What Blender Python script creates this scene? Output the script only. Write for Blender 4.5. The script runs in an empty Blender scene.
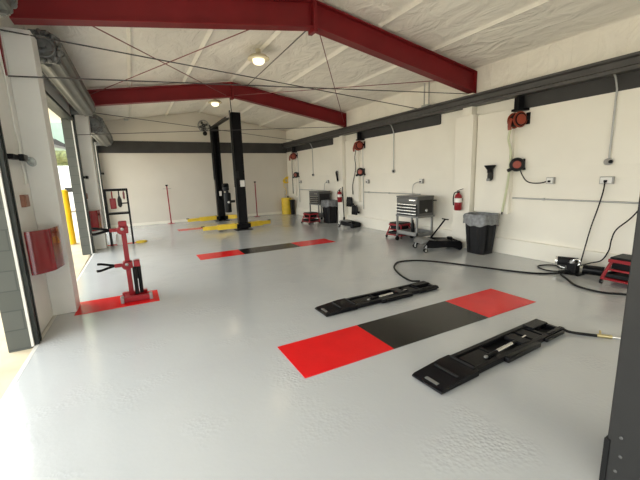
import bpy, bmesh, math, random
from mathutils import Vector, Matrix
random.seed(7)
PI = math.pi
C = bpy.context.scene.collection
SC = bpy.context.scene

# ------------------------------------------------------------------ materials
def mat(name, rgb, rough=0.5, metal=0.0, var=0.06, vscale=6.0, bump=0.0, bscale=40.0, coat=0.0, emit=None, estr=0.0, spec=0.5):
    m = bpy.data.materials.new(name); m.use_nodes = True
    nt = m.node_tree; b = nt.nodes['Principled BSDF']
    tc = nt.nodes.new('ShaderNodeTexCoord')
    n = nt.nodes.new('ShaderNodeTexNoise'); n.inputs['Scale'].default_value = vscale; n.inputs['Detail'].default_value = 4
    nt.links.new(tc.outputs['Object'], n.inputs['Vector'])
    r = nt.nodes.new('ShaderNodeValToRGB')
    r.color_ramp.elements[0].position = 0.3; r.color_ramp.elements[1].position = 0.7
    r.color_ramp.elements[0].color = (*[max(0, c*(1-var)) for c in rgb], 1)
    r.color_ramp.elements[1].color = (*[min(1, c*(1+var)) for c in rgb], 1)
    nt.links.new(n.outputs['Fac'], r.inputs['Fac']); nt.links.new(r.outputs['Color'], b.inputs['Base Color'])
    b.inputs['Roughness'].default_value = rough; b.inputs['Metallic'].default_value = metal
    b.inputs['Coat Weight'].default_value = coat
    b.inputs['Specular IOR Level'].default_value = spec
    if bump > 0:
        n2 = nt.nodes.new('ShaderNodeTexNoise'); n2.inputs['Scale'].default_value = bscale; n2.inputs['Detail'].default_value = 3
        nt.links.new(tc.outputs['Object'], n2.inputs['Vector'])
        bp = nt.nodes.new('ShaderNodeBump'); bp.inputs['Strength'].default_value = bump; bp.inputs['Distance'].default_value = 0.01
        nt.links.new(n2.outputs['Fac'], bp.inputs['Height']); nt.links.new(bp.outputs['Normal'], b.inputs['Normal'])
    if emit:
        b.inputs['Emission Color'].default_value = (*emit, 1); b.inputs['Emission Strength'].default_value = estr
    return m

M = {}
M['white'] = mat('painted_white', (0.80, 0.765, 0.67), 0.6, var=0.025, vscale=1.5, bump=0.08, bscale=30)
M['white_dimmed'] = mat('painted_white_dimmed', (0.64, 0.60, 0.525), 0.6, var=0.025, vscale=1.5, bump=0.08, bscale=30)  # white paint darkened to mimic weaker daylight on the back wall
M['white_left'] = mat('painted_white_left', (0.72, 0.72, 0.69), 0.5, var=0.04, vscale=2, bump=0.1, bscale=25)
M['trim_dark'] = mat('charcoal_trim', (0.050, 0.048, 0.046), 0.55, var=0.12, vscale=3, spec=0.2)
M['beam_dark'] = mat('charcoal_beam', (0.060, 0.057, 0.054), 0.5, var=0.15, vscale=3)
M['red_steel'] = mat('red_steel', (0.175, 0.012, 0.015), 0.42, var=0.1, vscale=2, spec=0.2)
M['red_rod'] = mat('red_rod', (0.20, 0.06, 0.06), 0.5)
M['rod'] = mat('dark_rod', (0.055, 0.05, 0.048), 0.5)
M['black'] = mat('black_paint', (0.007, 0.007, 0.008), 0.35, var=0.2, spec=0.12)
M['black_gloss'] = mat('black_gloss', (0.006, 0.006, 0.007), 0.22, var=0.2, spec=0.15)
M['black_plastic'] = mat('black_plastic', (0.012, 0.012, 0.013), 0.5, var=0.15, spec=0.2)
M['rubber'] = mat('rubber', (0.009, 0.009, 0.009), 0.6, spec=0.2)
M['grey_steel'] = mat('grey_steel', (0.30, 0.30, 0.29), 0.35, 0.7, var=0.15)
M['dark_grey'] = mat('dark_grey_paint', (0.027, 0.0265, 0.0255), 0.45, var=0.08, spec=0.2)
M['cart_grey'] = mat('cart_grey', (0.085, 0.084, 0.08), 0.38, var=0.1)
M['cart_frame'] = mat('cart_frame', (0.21, 0.21, 0.20), 0.4, 0.4, var=0.1)
M['silver'] = mat('silver', (0.72, 0.72, 0.70), 0.25, 0.85, var=0.08)
M['chrome'] = mat('chrome', (0.8, 0.8, 0.8), 0.12, 1.0, var=0.02)
M['red'] = mat('red_paint', (0.27, 0.010, 0.016), 0.35, var=0.12, coat=0.1, spec=0.35)
M['red_gloss'] = mat('red_gloss', (0.20, 0.006, 0.010), 0.2, var=0.15, vscale=3, coat=0.6)
M['red_floor'] = mat('red_floor', (0.62, 0.008, 0.010), 0.16, var=0.08, vscale=3, spec=0.15, bump=0.12, bscale=30)
M['black_floor'] = mat('black_floor', (0.010, 0.0095, 0.009), 0.2, var=0.1, vscale=3, spec=0.3, bump=0.1, bscale=30)
M['orange'] = mat('orange_red', (0.27, 0.036, 0.012), 0.4, var=0.1)
M['yellow'] = mat('yellow_paint', (0.75, 0.52, 0.03), 0.45, var=0.1)
M['yellow_bollard'] = mat('yellow_bollard', (0.80, 0.48, 0.005), 0.5, var=0.05)
M['hose_green'] = mat('pale_green_hose', (0.58, 0.60, 0.40), 0.45)
M['white_plastic'] = mat('white_plastic', (0.75, 0.74, 0.70), 0.4)
M['conduit'] = mat('galvanised', (0.42, 0.42, 0.40), 0.4, 0.4)
M['box_grey'] = mat('box_grey', (0.36, 0.35, 0.33), 0.45)
M['copper'] = mat('copper_brown', (0.27, 0.12, 0.075), 0.45, var=0.15, vscale=30)
M['brass'] = mat('brass', (0.50, 0.42, 0.22), 0.35, 0.8)
M['shutter'] = mat('shutter_grey', (0.11, 0.115, 0.108), 0.45, 0.35, var=0.12, vscale=4)
M['bracket'] = mat('bracket_grey', (0.17, 0.175, 0.17), 0.45, 0.4, var=0.25, vscale=14)
M['lens'] = mat('smoky_lens', (0.22, 0.28, 0.29), 0.15, coat=0.4)
M['bag'] = mat('grey_bag', (0.16, 0.165, 0.17), 0.28, var=0.35, vscale=18, bump=0.9, bscale=22)
M['strip_white'] = mat('white_strip', (0.55, 0.54, 0.50), 0.5)
M['track'] = mat('black_track', (0.022, 0.027, 0.026), 0.45, var=0.3, vscale=8, spec=0.2)
M['car_white'] = mat('pale_panel', (0.62, 0.64, 0.66), 0.5)
M['glass_dark'] = mat('dark_glass', (0.03, 0.04, 0.05), 0.1)
M['leaf'] = mat('leaf', (0.10, 0.115, 0.04), 0.7, var=0.5, vscale=8)
M['lamp_glow'] = mat('lamp_glow', (1, 0.95, 0.8), 0.4, emit=(1.0, 0.85, 0.55), estr=1.3)
M['lamp_body'] = mat('lamp_body', (0.55, 0.50, 0.36), 0.4)

def floor_material():
    m = bpy.data.materials.new('grey_epoxy'); m.use_nodes = True
    nt = m.node_tree; b = nt.nodes['Principled BSDF']; N = nt.nodes.new; L = nt.links.new
    b.inputs['Specular IOR Level'].default_value = 1.0
    tc = N('ShaderNodeTexCoord')
    n1 = N('ShaderNodeTexNoise'); n1.inputs['Scale'].default_value = 0.8; n1.inputs['Detail'].default_value = 5
    L(tc.outputs['Object'], n1.inputs['Vector'])
    r = N('ShaderNodeValToRGB'); r.color_ramp.elements[0].position = .3; r.color_ramp.elements[1].position = .7
    r.color_ramp.elements[0].color = (0.425, 0.437, 0.438, 1); r.color_ramp.elements[1].color = (0.455, 0.467, 0.467, 1)
    L(n1.outputs['Fac'], r.inputs['Fac']); L(r.outputs['Color'], b.inputs['Base Color'])
    r2 = N('ShaderNodeMapRange'); r2.inputs['To Min'].default_value = 0.11; r2.inputs['To Max'].default_value = 0.20
    L(n1.outputs['Fac'], r2.inputs['Value']); L(r2.outputs['Result'], b.inputs['Roughness'])
    # roller stipple in patches plus a slow trowel wave
    mk = N('ShaderNodeTexNoise'); mk.inputs['Scale'].default_value = 1.3; mk.inputs['Detail'].default_value = 3
    L(tc.outputs['Object'], mk.inputs['Vector'])
    mr = N('ShaderNodeMapRange'); mr.inputs['From Min'].default_value = .52; mr.inputs['From Max'].default_value = .70
    mr.inputs['To Min'].default_value = .06; mr.inputs['To Max'].default_value = 1.0
    L(mk.outputs['Fac'], mr.inputs['Value'])
    v = N('ShaderNodeTexVoronoi'); v.inputs['Scale'].default_value = 42
    L(tc.outputs['Object'], v.inputs['Vector'])
    mu = N('ShaderNodeMath'); mu.operation = 'MULTIPLY'; L(v.outputs['Distance'], mu.inputs[0]); L(mr.outputs['Result'], mu.inputs[1])
    n3 = N('ShaderNodeTexNoise'); n3.inputs['Scale'].default_value = 2.6; n3.inputs['Detail'].default_value = 6; n3.inputs['Roughness'].default_value = .6
    L(tc.outputs['Object'], n3.inputs['Vector'])
    b1 = N('ShaderNodeBump'); b1.inputs['Strength'].default_value = .35; b1.inputs['Distance'].default_value = .012
    L(mu.outputs[0], b1.inputs['Height'])
    b2 = N('ShaderNodeBump'); b2.inputs['Strength'].default_value = .06; b2.inputs['Distance'].default_value = .03
    L(n3.outputs['Fac'], b2.inputs['Height']); L(b1.outputs['Normal'], b2.inputs['Normal'])
    L(b2.outputs['Normal'], b.inputs['Normal'])
    return m
M['floor'] = floor_material()

def ceiling_material():
    m = mat('insulation_facing', (0.80, 0.765, 0.69), 0.55, var=0.05, vscale=1.2)
    nt = m.node_tree; b = nt.nodes['Principled BSDF']; N = nt.nodes.new; L = nt.links.new
    tc = N('ShaderNodeTexCoord'); mp = N('ShaderNodeMapping'); mp.inputs['Scale'].default_value = (2.2, 1.1, 1)
    L(tc.outputs['Object'], mp.inputs['Vector'])
    n = N('ShaderNodeTexNoise'); n.inputs['Scale'].default_value = 1.6; n.inputs['Detail'].default_value = 6; n.inputs['Distortion'].default_value = .8
    L(mp.outputs['Vector'], n.inputs['Vector'])
    bp = N('ShaderNodeBump'); bp.inputs['Strength'].default_value = .75; bp.inputs['Distance'].default_value = .10
    L(n.outputs['Fac'], bp.inputs['Height']); L(bp.outputs['Normal'], b.inputs['Normal'])
    return m
M['ceiling'] = ceiling_material()

def brick_material(name, c1, c2, cm, sx=1.0):
    m = bpy.data.materials.new(name); m.use_nodes = True
    nt = m.node_tree; b = nt.nodes['Principled BSDF']; N = nt.nodes.new; L = nt.links.new
    tc = N('ShaderNodeTexCoord'); sp = N('ShaderNodeSeparateXYZ'); L(tc.outputs['Object'], sp.inputs[0])
    ad = N('ShaderNodeMath'); ad.operation = 'ADD'; L(sp.outputs['X'], ad.inputs[0]); L(sp.outputs['Y'], ad.inputs[1])
    cb = N('ShaderNodeCombineXYZ'); L(ad.outputs[0], cb.inputs['X']); L(sp.outputs['Z'], cb.inputs['Y'])
    br = N('ShaderNodeTexBrick'); br.inputs['Scale'].default_value = 1.0
    br.inputs['Brick Width'].default_value = .4; br.inputs['Row Height'].default_value = .2; br.inputs['Mortar Size'].default_value = .006
    br.inputs['Color1'].default_value = (*c1, 1); br.inputs['Color2'].default_value = (*c2, 1); br.inputs['Mortar'].default_value = (*cm, 1)
    L(cb.outputs[0], br.inputs['Vector']); L(br.outputs['Color'], b.inputs['Base Color']); b.inputs['Roughness'].default_value = .8
    bp = N('ShaderNodeBump'); bp.invert = True; bp.inputs['Strength'].default_value = .5; bp.inputs['Distance'].default_value = .01
    L(br.outputs['Fac'], bp.inputs['Height']); L(bp.outputs['Normal'], b.inputs['Normal'])
    return m
M['block'] = brick_material('grey_green_block', (0.068, 0.073, 0.064), (0.076, 0.081, 0.072), (0.05, 0.055, 0.05))
M['green_wall'] = mat('green_siding', (0.20, 0.27, 0.21), 0.7)
M['ground'] = mat('beige_concrete', (0.47, 0.40, 0.28), 0.9, var=0.12, vscale=2.5, bump=0.3, bscale=12)

# ------------------------------------------------------------------ mesh builder
class MB:
    def __init__(s): s.bm = bmesh.new()
    def box(s, c, size, rz=0.0, rot=None):
        r = bmesh.ops.create_cube(s.bm, size=1.0)['verts']
        m = Matrix.Translation(Vector(c)) @ (rot if rot else Matrix.Rotation(rz, 4, 'Z')) @ Matrix.Diagonal((*size, 1))
        bmesh.ops.transform(s.bm, matrix=m, verts=r); return s
    def bb(s, lo, hi):
        return s.box([(a+b)/2 for a, b in zip(lo, hi)], [abs(b-a) for a, b in zip(lo, hi)])
    def bar(s, p0, p1, w, h):
        p0, p1 = Vector(p0), Vector(p1); d = p1-p0
        q = d.to_track_quat('X', 'Z').to_matrix().to_4x4()
        return s.box((p0+p1)/2, (d.length, w, h), rot=q)
    def cyl(s, p0, p1, r0, r1=None, seg=20, caps=True):
        p0, p1 = Vector(p0), Vector(p1); d = p1-p0; r1 = r0 if r1 is None else r1
        v = bmesh.ops.create_cone(s.bm, cap_ends=caps, cap_tris=False, segments=seg, radius1=r0, radius2=max(r1, 1e-4), depth=d.length)['verts']
        m = Matrix.Translation((p0+p1)/2) @ d.to_track_quat('Z', 'Y').to_matrix().to_4x4()
        bmesh.ops.transform(s.bm, matrix=m, verts=v); return s
    def ball(s, c, r, sc=(1, 1, 1)):
        v = bmesh.ops.create_uvsphere(s.bm, u_segments=16, v_segments=10, radius=r)['verts']
        bmesh.ops.transform(s.bm, matrix=Matrix.Translation(Vector(c)) @ Matrix.Diagonal((*sc, 1)), verts=v); return s
    def lathe(s, prof, o=(0, 0, 0), axis=(0, 0, 1), seg=24):
        q = Vector(axis).to_track_quat('Z', 'Y').to_matrix().to_4x4(); m = Matrix.Translation(Vector(o)) @ q
        rings = []
        for r, z in prof:
            rings.append([s.bm.verts.new(m @ Vector((r*math.cos(2*PI*i/seg), r*math.sin(2*PI*i/seg), z))) for i in range(seg)])
        for a, b in zip(rings, rings[1:]):
            for i in range(seg):
                j = (i+1) % seg
                s.bm.faces.new((a[i], a[j], b[j], b[i]))
        s.bm.faces.new(list(reversed(rings[0]))); s.bm.faces.new(rings[-1]); return s
    def torus(s, c, axis, R, r, seg=28, rs=8):
        q = Vector(axis).to_track_quat('Z', 'Y').to_matrix().to_4x4(); m = Matrix.Translation(Vector(c)) @ q
        g = [[s.bm.verts.new(m @ Vector(((R+r*math.cos(2*PI*j/rs))*math.cos(2*PI*i/seg), (R+r*math.cos(2*PI*j/rs))*math.sin(2*PI*i/seg), r*math.sin(2*PI*j/rs)))) for j in range(rs)] for i in range(seg)]
        for i in range(seg):
            for j in range(rs):
                a, b = (i+1) % seg, (j+1) % rs
                s.bm.faces.new((g[i][j], g[a][j], g[a][b], g[i][b]))
        return s
    def tube(s, pts, r, seg=8, sm=6):
        P = [Vector(p) for p in pts]
        if sm > 1 and len(P) > 2:
            Q = []
            E = [P[0]*2-P[1]] + P + [P[-1]*2-P[-2]]
            for i in range(1, len(E)-2):
                a, b, c, d = E[i-1:i+3]
                for k in range(sm):
                    t = k/sm
                    Q.append(0.5*((2*b)+(c-a)*t+(2*a-5*b+4*c-d)*t*t+(3*b-a-3*c+d)*t**3))
            P = Q+[P[-1]]
        rings = []; up = Vector((0, 0, 1))
        for i, p in enumerate(P):
            d = (P[min(i+1, len(P)-1)]-P[max(i-1, 0)]).normalized()
            n = up - d*up.dot(d)
            if n.length < 1e-3: n = Vector((1, 0, 0)) - d*d.x
            n.normalize(); up = n; bn = d.cross(n)
            rings.append([s.bm.verts.new(p + n*r*math.cos(2*PI*j/seg) + bn*r*math.sin(2*PI*j/seg)) for j in range(seg)])
        for a, b in zip(rings, rings[1:]):
            for j in range(seg):
                k = (j+1) % seg
                s.bm.faces.new((a[j], a[k], b[k], b[j]))
        s.bm.faces.new(list(reversed(rings[0]))); s.bm.faces.new(rings[-1]); return s
    def prism(s, poly, a0, a1, axis='Y'):
        # poly in the two other axes, extruded along axis from a0 to a1
        def P(u, v, a): return {'Y': (u, a, v), 'X': (a, u, v), 'Z': (u, v, a)}[axis]
        A = [s.bm.verts.new(P(u, v, a0)) for u, v in poly]; B = [s.bm.verts.new(P(u, v, a1)) for u, v in poly]
        n = len(poly)
        for i in range(n):
            j = (i+1) % n
            s.bm.faces.new((A[i], A[j], B[j], B[i]))
        s.bm.faces.new(list(reversed(A))); s.bm.faces.new(B); return s
    def frustum(s, z0, x0, y0, z1, x1, y1, bev=0.2, open_top=False, wall=0.0):
        def ring(hx, hy, z):
            k = min(hx, hy)*bev
            return [s.bm.verts.new(p) for p in [(hx-k, -hy, z), (hx, -hy+k, z), (hx, hy-k, z), (hx-k, hy, z), (-hx+k, hy, z), (-hx, hy-k, z), (-hx, -hy+k, z), (-hx+k, -hy, z)]]
        a, b = ring(x0, y0, z0), ring(x1, y1, z1)
        def sk(p, q):
            for i in range(8):
                j = (i+1) % 8; s.bm.faces.new((p[i], p[j], q[j], q[i]))
        sk(a, b); s.bm.faces.new(list(reversed(a)))
        if open_top:
            c = ring(x1-wall, y1-wall, z1); d = ring(x0-wall, y0-wall, z0+wall)
            sk(b, c); sk(c, d); s.bm.faces.new(d)
        else: s.bm.faces.new(b)
        return s
    def build(s, name, m, parent=None, bevel=0.0, centre=True):
        bmesh.ops.recalc_face_normals(s.bm, faces=s.bm.faces)
        off = Vector((0, 0, 0))
        if parent is None and centre:
            xs = [v.co for v in s.bm.verts]
            lo = Vector([min(v[i] for v in xs) for i in range(3)]); hi = Vector([max(v[i] for v in xs) for i in range(3)])
            off = Vector(((lo.x+hi.x)/2, (lo.y+hi.y)/2, lo.z))
            bmesh.ops.translate(s.bm, vec=-off, verts=s.bm.verts)
        me = bpy.data.meshes.new(name); s.bm.to_mesh(me); s.bm.free()
        for p in me.polygons: p.use_smooth = True
        me.set_sharp_from_angle(angle=math.radians(38))
        me.materials.append(M[m] if isinstance(m, str) else m)
        o = bpy.data.objects.new(name, me); C.objects.link(o); o.location = off
        if parent: o.parent = parent
        if bevel > 0:
            bv = o.modifiers.new('bevel', 'BEVEL'); bv.width = bevel; bv.segments = 2; bv.limit_method = 'ANGLE'; bv.angle_limit = math.radians(50)
        return o

def thing(name, label, cat, loc=(0, 0, 0), rz=0.0, group=None):
    o = bpy.data.objects.new(name, None); C.objects.link(o); o.empty_display_size = .1
    o.location = loc; o.rotation_euler = (0, 0, rz); o['label'] = label; o['category'] = cat
    if group: o['group'] = group
    return o
def tag(o, label, cat, group=None):
    o['label'] = label; o['category'] = cat
    if group: o['group'] = group
    return o
def struct(o, label=None):
    o['kind'] = 'structure'
    if label: o['label'] = label
    return o
def dup(root, loc, rz, label, group=None):
    r = root.copy(); C.objects.link(r); r.location = loc; r.rotation_euler = (0, 0, rz); r['label'] = label
    if group: r['group'] = group
    def rec(src, dst):
        for ch in [o for o in bpy.data.objects if o.parent == src]:
            c = ch.copy(); C.objects.link(c); c.parent = dst
            c.matrix_parent_inverse = ch.matrix_parent_inverse.copy()
            rec(ch, c)
    rec(root, r); return r

XR, YB, YF, XL = 6.30, 14.66, -4.8, -1.05
def roof(x):                                     # rafter top line
    return 4.14 - 0.141*(2.67-x) if x < 2.67 else 4.14 - 0.171*(x-2.67)
def soffit(x):                                   # rafter bottom line
    return 3.775 - 0.131*(2.67-x) if x < 2.67 else 3.775 - 0.177*(x-2.67)

# ------------------------------------------------------------------ setting
struct(MB().bb((XL+.03, YF, -.15), (XR, YB, 0)).build('floor', 'floor', centre=False))
struct(MB().bb((-40, -30, -.30), (XL+.03, 60, -.02)).build('ground', 'ground'))
struct(MB().bb((XL+.005, YF, -.15), (XL+.04, YB, .001)).build('trim_1', 'strip_white'), 'pale threshold edge of the grey floor along the open doors')

def ceiling():
    mb = MB(); nx, ny = 330, 40
    def z(x, y):
        base = roof(x)+.075
        u = ((x-2.67)/1.21) % 1.0; d = min(u, 1-u)*1.21
        rib = math.exp(-(d/.024)**2)*.065
        bill = .035*math.sin(PI*u)*(1+.5*math.sin(y*1.3+x*2.1))
        edge = 0.0
        return base - rib - bill*.6
    g = []
    for i in range(nx+1):
        x = -1.35+(6.45+1.35)*i/nx
        g.append([mb.bm.verts.new((x, YF+(YB-YF)*j/ny, z(x, YF+(YB-YF)*j/ny))) for j in range(ny+1)])
    for i in range(nx):
        for j in range(ny):
            mb.bm.faces.new((g[i][j], g[i][j+1], g[i+1][j+1], g[i+1][j]))
    o = mb.build('ceiling', 'ceiling', centre=False)
    s = o.modifiers.new('thick', 'SOLIDIFY'); s.thickness = .12; s.offset = 1 if o.data.polygons[0].normal.z > 0 else -1
    return struct(o)
ceiling()

gable = [(-1.35, -.2), (6.45, -.2), (6.45, roof(6.45)+.12), (2.67, roof(2.67)+.12), (-1.35, roof(-1.35)+.12)]
struct(MB().prism(gable, YB, YB+.15).build('wall_back', 'white_dimmed', centre=False))
w = MB(); w.prism([(-1.35, 3.1), (6.45, 3.1), (6.45, roof(6.45)+.12), (2.67, roof(2.67)+.12), (-1.35, roof(-1.35)+.12)], YF-.15, YF)
w.bb((-1.35, YF-.15, -.2), (0, YF, 3.1)); w.bb((3.0, YF-.15, -.2), (6.45, YF, 3.1))  # unseen opening added so daylight enters from behind the camera
struct(w.build('wall_front', 'white', centre=False))
# right wall: lower sheet, upper sheet slightly proud, insulated strip above the beam
struct(MB().bb((XR, YF, -.1), (XR+.15, YB, 3.75)).build('wall_right', 'white', centre=False))
w = MB()
for y0, y1 in [(YF, 4.11), (5.27, 9.03), (10.09, 13.77)]:
    w.bb((XR-.03, y0, 1.63), (XR, y1, 2.66))
    w.bb((XR-.016, y0, 1.42), (XR, y1, 1.435))
struct(w.build('trim_2', 'white'), 'raised upper wall sheet with a horizontal seam')
w = MB(); y = YF
while y < YB:
    w.bb((XR-.033, y, 3.05), (XR-.03, min(y+.03, YB), 3.62)); y += .35
w.bb((XR-.03, YF, 3.05), (XR, YB, 3.62))
struct(w.build('trim_3', 'ceiling'), 'white quilted insulation strip above the dark beam')
struct(MB().bb((XR-.055, YF, 0), (XR, YB, .30)).build('baseboard_right', 'white', bevel=.006))
struct(MB().bb((XL, YB-.02, 0), (XR, YB, .10)).build('baseboard_back', 'white'))
# dark bands
w = MB().bb((XL, YB-.03, 2.655), (XR, YB, 3.075))
struct(w.build('trim_4', 'trim_dark'), 'wide charcoal band across the back wall')
for i, (a, b) in enumerate([(YF, 4.09), (5.87, 8.98), (10.65, YB-.03)]):
    struct(MB().bb((XR-.04, a, 2.65), (XR, b, 3.05)).build('trim_%d' % (5+i), 'trim_dark'))
# continuous beam along the right wall, a lipped channel
prof = [(XR-.03, 2.865), (XR-.24, 2.865), (XR-.24, 2.915), (XR-.20, 2.935), (XR-.20, 3.02), (XR-.24, 3.04), (XR-.24, 3.075), (XR-.03, 3.075)]
struct(MB().prism(prof, YF, YB-.03).build('trim_8', 'beam_dark'), 'long charcoal channel beam along the top of the right wall')
# service panels and column casings of the right wall
n = 9
for a, b in [(4.10, 4.84), (9.02, 9.74), (13.76, 14.55)]:
    struct(MB().bb((XR-.10, a, .78), (XR, b, 2.68)).build('trim_%d' % n, 'white', bevel=.006)); n += 1
for a, b in [(4.86, 5.28), (9.76, 10.10)]:
    w = MB().bb((XR-.21, a, 0), (XR, b, 2.70)); w.bb((XR-.16, a+.08, 2.70), (XR, b-.12, 3.12))
    struct(w.build('trim_%d' % n, 'white', bevel=.006)); n += 1

# left wall: block piers, white lining, headers
piers = [(YF, -4.4), (-.35, .15), (4.29, 5.36), (9.56, 10.80), (14.24, YB)]
blk, lin = MB(), MB()
for a, b in piers:
    blk.bb((-1.25, a, -.2), (-1.07, b, 3.1)); lin.bb((-1.07, a+.02, 0), (XL, b-.02, 3.02))
struct(MB().bb((-2.5, YF, 3.64), (-1.25, YB, 3.74)).build('trim_20', 'white'), 'added unseen eave shading the open doors outside')  # unseen eave added to cut skylight on the floor by the doors
blk.bb((-1.25, YF, 3.02), (-1.07, YB, 3.75))
lin.bb((-1.07, YF, 3.02), (XL, YB, 3.72))
struct(blk.build('wall_left', 'block', centre=False))
struct(lin.build('trim_%d' % n, 'white_left'), 'white lining of the left wall piers and headers'); n += 1
for a, b in [(5.20, 5.50), (10.10, 10.42), (.02, .15)]:
    struct(MB().bb((XL, a, 0), (-.80, b, 3.30)).build('trim_%d' % n, 'white_left', bevel=.008)); n += 1

# overhead roll-up doors: rolled curtain, end brackets with bolts, side tracks, jamb strips
def roll_door(i, y0, y1, cx, cz, r):
    d = bpy.data.objects.new('door_%d' % i, None); C.objects.link(d); d['kind'] = 'structure'; d.location = (XL, y0, 0)
    def P(mb): bmesh.ops.translate(mb.bm, vec=-Vector((XL, y0, 0)), verts=mb.bm.verts); return mb
    prof = []
    k = 9
    body = MB()
    seg = 40
    rings = []
    for yy in (y0+.16, y1-.16):
        rings.append([body.bm.verts.new((cx+(r+.016*(1 if (q//2) % 2 else -.4))*math.cos(2*PI*q/seg), yy, cz+(r+.016*(1 if (q//2) % 2 else -.4))*math.sin(2*PI*q/seg))) for q in range(seg)])
    for q in range(seg):
        body.bm.faces.new((rings[0][q], rings[0][(q+1) % seg], rings[1][(q+1) % seg], rings[1][q]))
    body.bm.faces.new(rings[0]); body.bm.faces.new(list(reversed(rings[1])))
    P(body).build('rolled_curtain', 'shutter', d)
    for yy, s in ((y0+.10, -1), (y1-.10, 1)):
        br = MB()
        br.prism([(cx-r*.95, cz-r*.9), (cx+r*.5, cz-r*.95), (cx+r*1.0, cz-r*.3), (cx+r*.95, cz+r*.6), (cx+r*.3, cz+r*1.02), (cx-r*.6, cz+r*.95), (cx-r*1.2, cz+r*.5), (XL, cz+r*.2), (XL, cz-r*.9)], yy-.02, yy+.02)
        e = P(br).build('end_bracket', 'bracket', d)
        w = MB()
        for q in range(15):
            a = 2*PI*q/15
            w.ball((cx+r*.86*math.cos(a), yy+.035*s, cz+r*.86*math.sin(a)), .028, (1, 1.1, 1.2))
        w.torus((cx, yy+.03*s, cz), (0, 1, 0), r*.60, .018)
        w.cyl((cx, yy, cz), (cx, yy+.10*s, cz), .035); w.cyl((cx-r*.45, yy, cz-.06), (cx-r*.45, yy+.06*s, cz-.06), .03)
        w.bar((cx-r*1.0, yy+.03*s, cz-.1), (cx+r*.6, yy+.03*s, cz-.02), .03, .03)
        for v in w.bm.verts: v.co -= Vector((XL, y0, 0))
        w.build('bolt_ring', 'bracket', e)
    for yy, s in ((y0, 1), (y1, -1)):
        # s points into the opening: white strip on the opening side, black track beside it
        MB_ = MB().bb((XL-.018, yy-.02*s, 0), (XL+.004, yy+.025*s, 2.98)); P(MB_).build('jamb_strip', 'strip_white', d)
        t = MB().bb((XL, yy-.12*s, 0), (XL+.030, yy-.0*s, 3.12)); t.bb((XL+.030, yy-.12*s, 0), (XL+.040, yy-.085*s, 3.12)); t.bb((XL+.030, yy-.04*s, 0), (XL+.040, yy-.0*s, 3.12))
        P(t).build('track', 'track', d)
    h = MB().bb((XL-.05, y0, 2.975), (XL+.03, y1, 3.03)); P(h).build('bottom_bar', 'track', d)
roll_door(1, .15, 4.31, -.86, 3.24, .17)
roll_door(2, 5.52, 9.54, -.765, 3.26, .19)
roll_door(3, 10.42, 14.24, -.73, 3.06, .22)

# ------------------------------------------------------------------ rafters and rods
def rafter(Y, x0, x1, label):
    t = thing('roof_beam', label, 'beam', (2.67, Y, 3.775), 0, 'red steel roof beams')
    def sh(mb): bmesh.ops.translate(mb.bm, vec=-Vector((2.67, Y, 3.775)), verts=mb.bm.verts); return mb
    xs = [x0, 2.67, x1]
    top = [(x, roof(x)) for x in xs]; bot = [(x, soffit(x)) for x in xs]
    sh(MB().prism(bot+top[::-1], Y-.012, Y+.012)).build('web', 'red_steel', t)
    sh(MB().prism([(x, z-.018) for x, z in top]+[(x, z+.001) for x, z in top[::-1]], Y-.09, Y+.09)).build('top_flange', 'red_steel', t)
    sh(MB().prism([(x, z-.001) for x, z in bot]+[(x, z+.018) for x, z in bot[::-1]], Y-.09, Y+.09)).build('bottom_flange', 'red_steel', t)
    sp = MB().bb((2.64, Y-.10, soffit(2.67)-.06), (2.70, Y+.10, roof(2.67)-.02))
    o = sh(sp).build('splice_plate', 'red_steel', t)
    e = MB().bb((x1-.015, Y-.09, soffit(x1)-.04), (x1, Y+.09, roof(x1))); e.bb((x1-.05, Y-.03, soffit(x1)-.09), (x1, Y+.03, soffit(x1)))
    sh(e).build('end_plate', 'red_steel', t)
    if Y < 6: sh(MB().bb((XL+.0, Y-.05, 2.76), (XL+.035, Y+.0, 3.36))).build('knee_plate', 'red_steel', t)
    return t
rafter(5.03, -.90, 6.25, 'large red steel roof beam crossing the ceiling nearest the viewer')
rafter(9.80, -.90, 6.25, 'second red steel roof beam, farther back in front of the lift posts')

def rod(p0, p1, r, m, label, name='brace_rod'):
    return tag(MB().cyl(p0, p1, r, seg=8).build(name, m), label, 'rod', 'roof brace rods')
rod((-1.045, 5.15, 2.785), (6.24, 5.15, 3.15), .008, 'rod', 'dark tie rod rising slightly from left wall pillar to right end of nearest red beam')
rod((-1.045, 5.17, 3.255), (6.07, 6.22, 3.02), .008, 'rod', 'dark tie rod sloping down from left end of nearest red beam towards right wall')
rod((-1.045, 9.93, 2.715), (6.24, 9.93, 3.15), .008, 'rod', 'dark tie rod rising to right end of the farther red beam')
rod((-.87, 9.95, 3.26), (6.07, 13.1, 3.03), .008, 'rod', 'dark tie rod sloping down from left end of the farther red beam')
rod((1.80, 5.08, soffit(1.8)+.03), (-.72, 9.74, soffit(-.72)+.18), .008, 'red_rod', 'reddish ceiling rod from nearest beam to left end of farther beam')
rod((-.25, 5.08, soffit(-.25)+.03), (2.50, 9.74, soffit(2.5)+.04), .008, 'red_rod', 'reddish ceiling rod from left part of nearest beam to peak of farther beam')
rod((2.80, 5.08, soffit(2.8)+.03), (6.18, 9.74, soffit(6.18)+.10), .008, 'red_rod', 'thin ceiling rod from peak of nearest beam to right end of farther beam')
rod((5.42, 5.08, soffit(5.42)+.03), (2.72, 9.74, soffit(2.72)+.04), .008, 'red_rod', 'thin ceiling rod from right part of nearest beam to peak of farther beam')

tag(MB().tube([(2.615, 5.14, 3.785), (3.06, 9.72, 4.06)], .009, sm=1).build('ceiling_cable', 'rod'), 'thin dark cable along the ceiling peak between the two red beams', 'cable')
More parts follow.
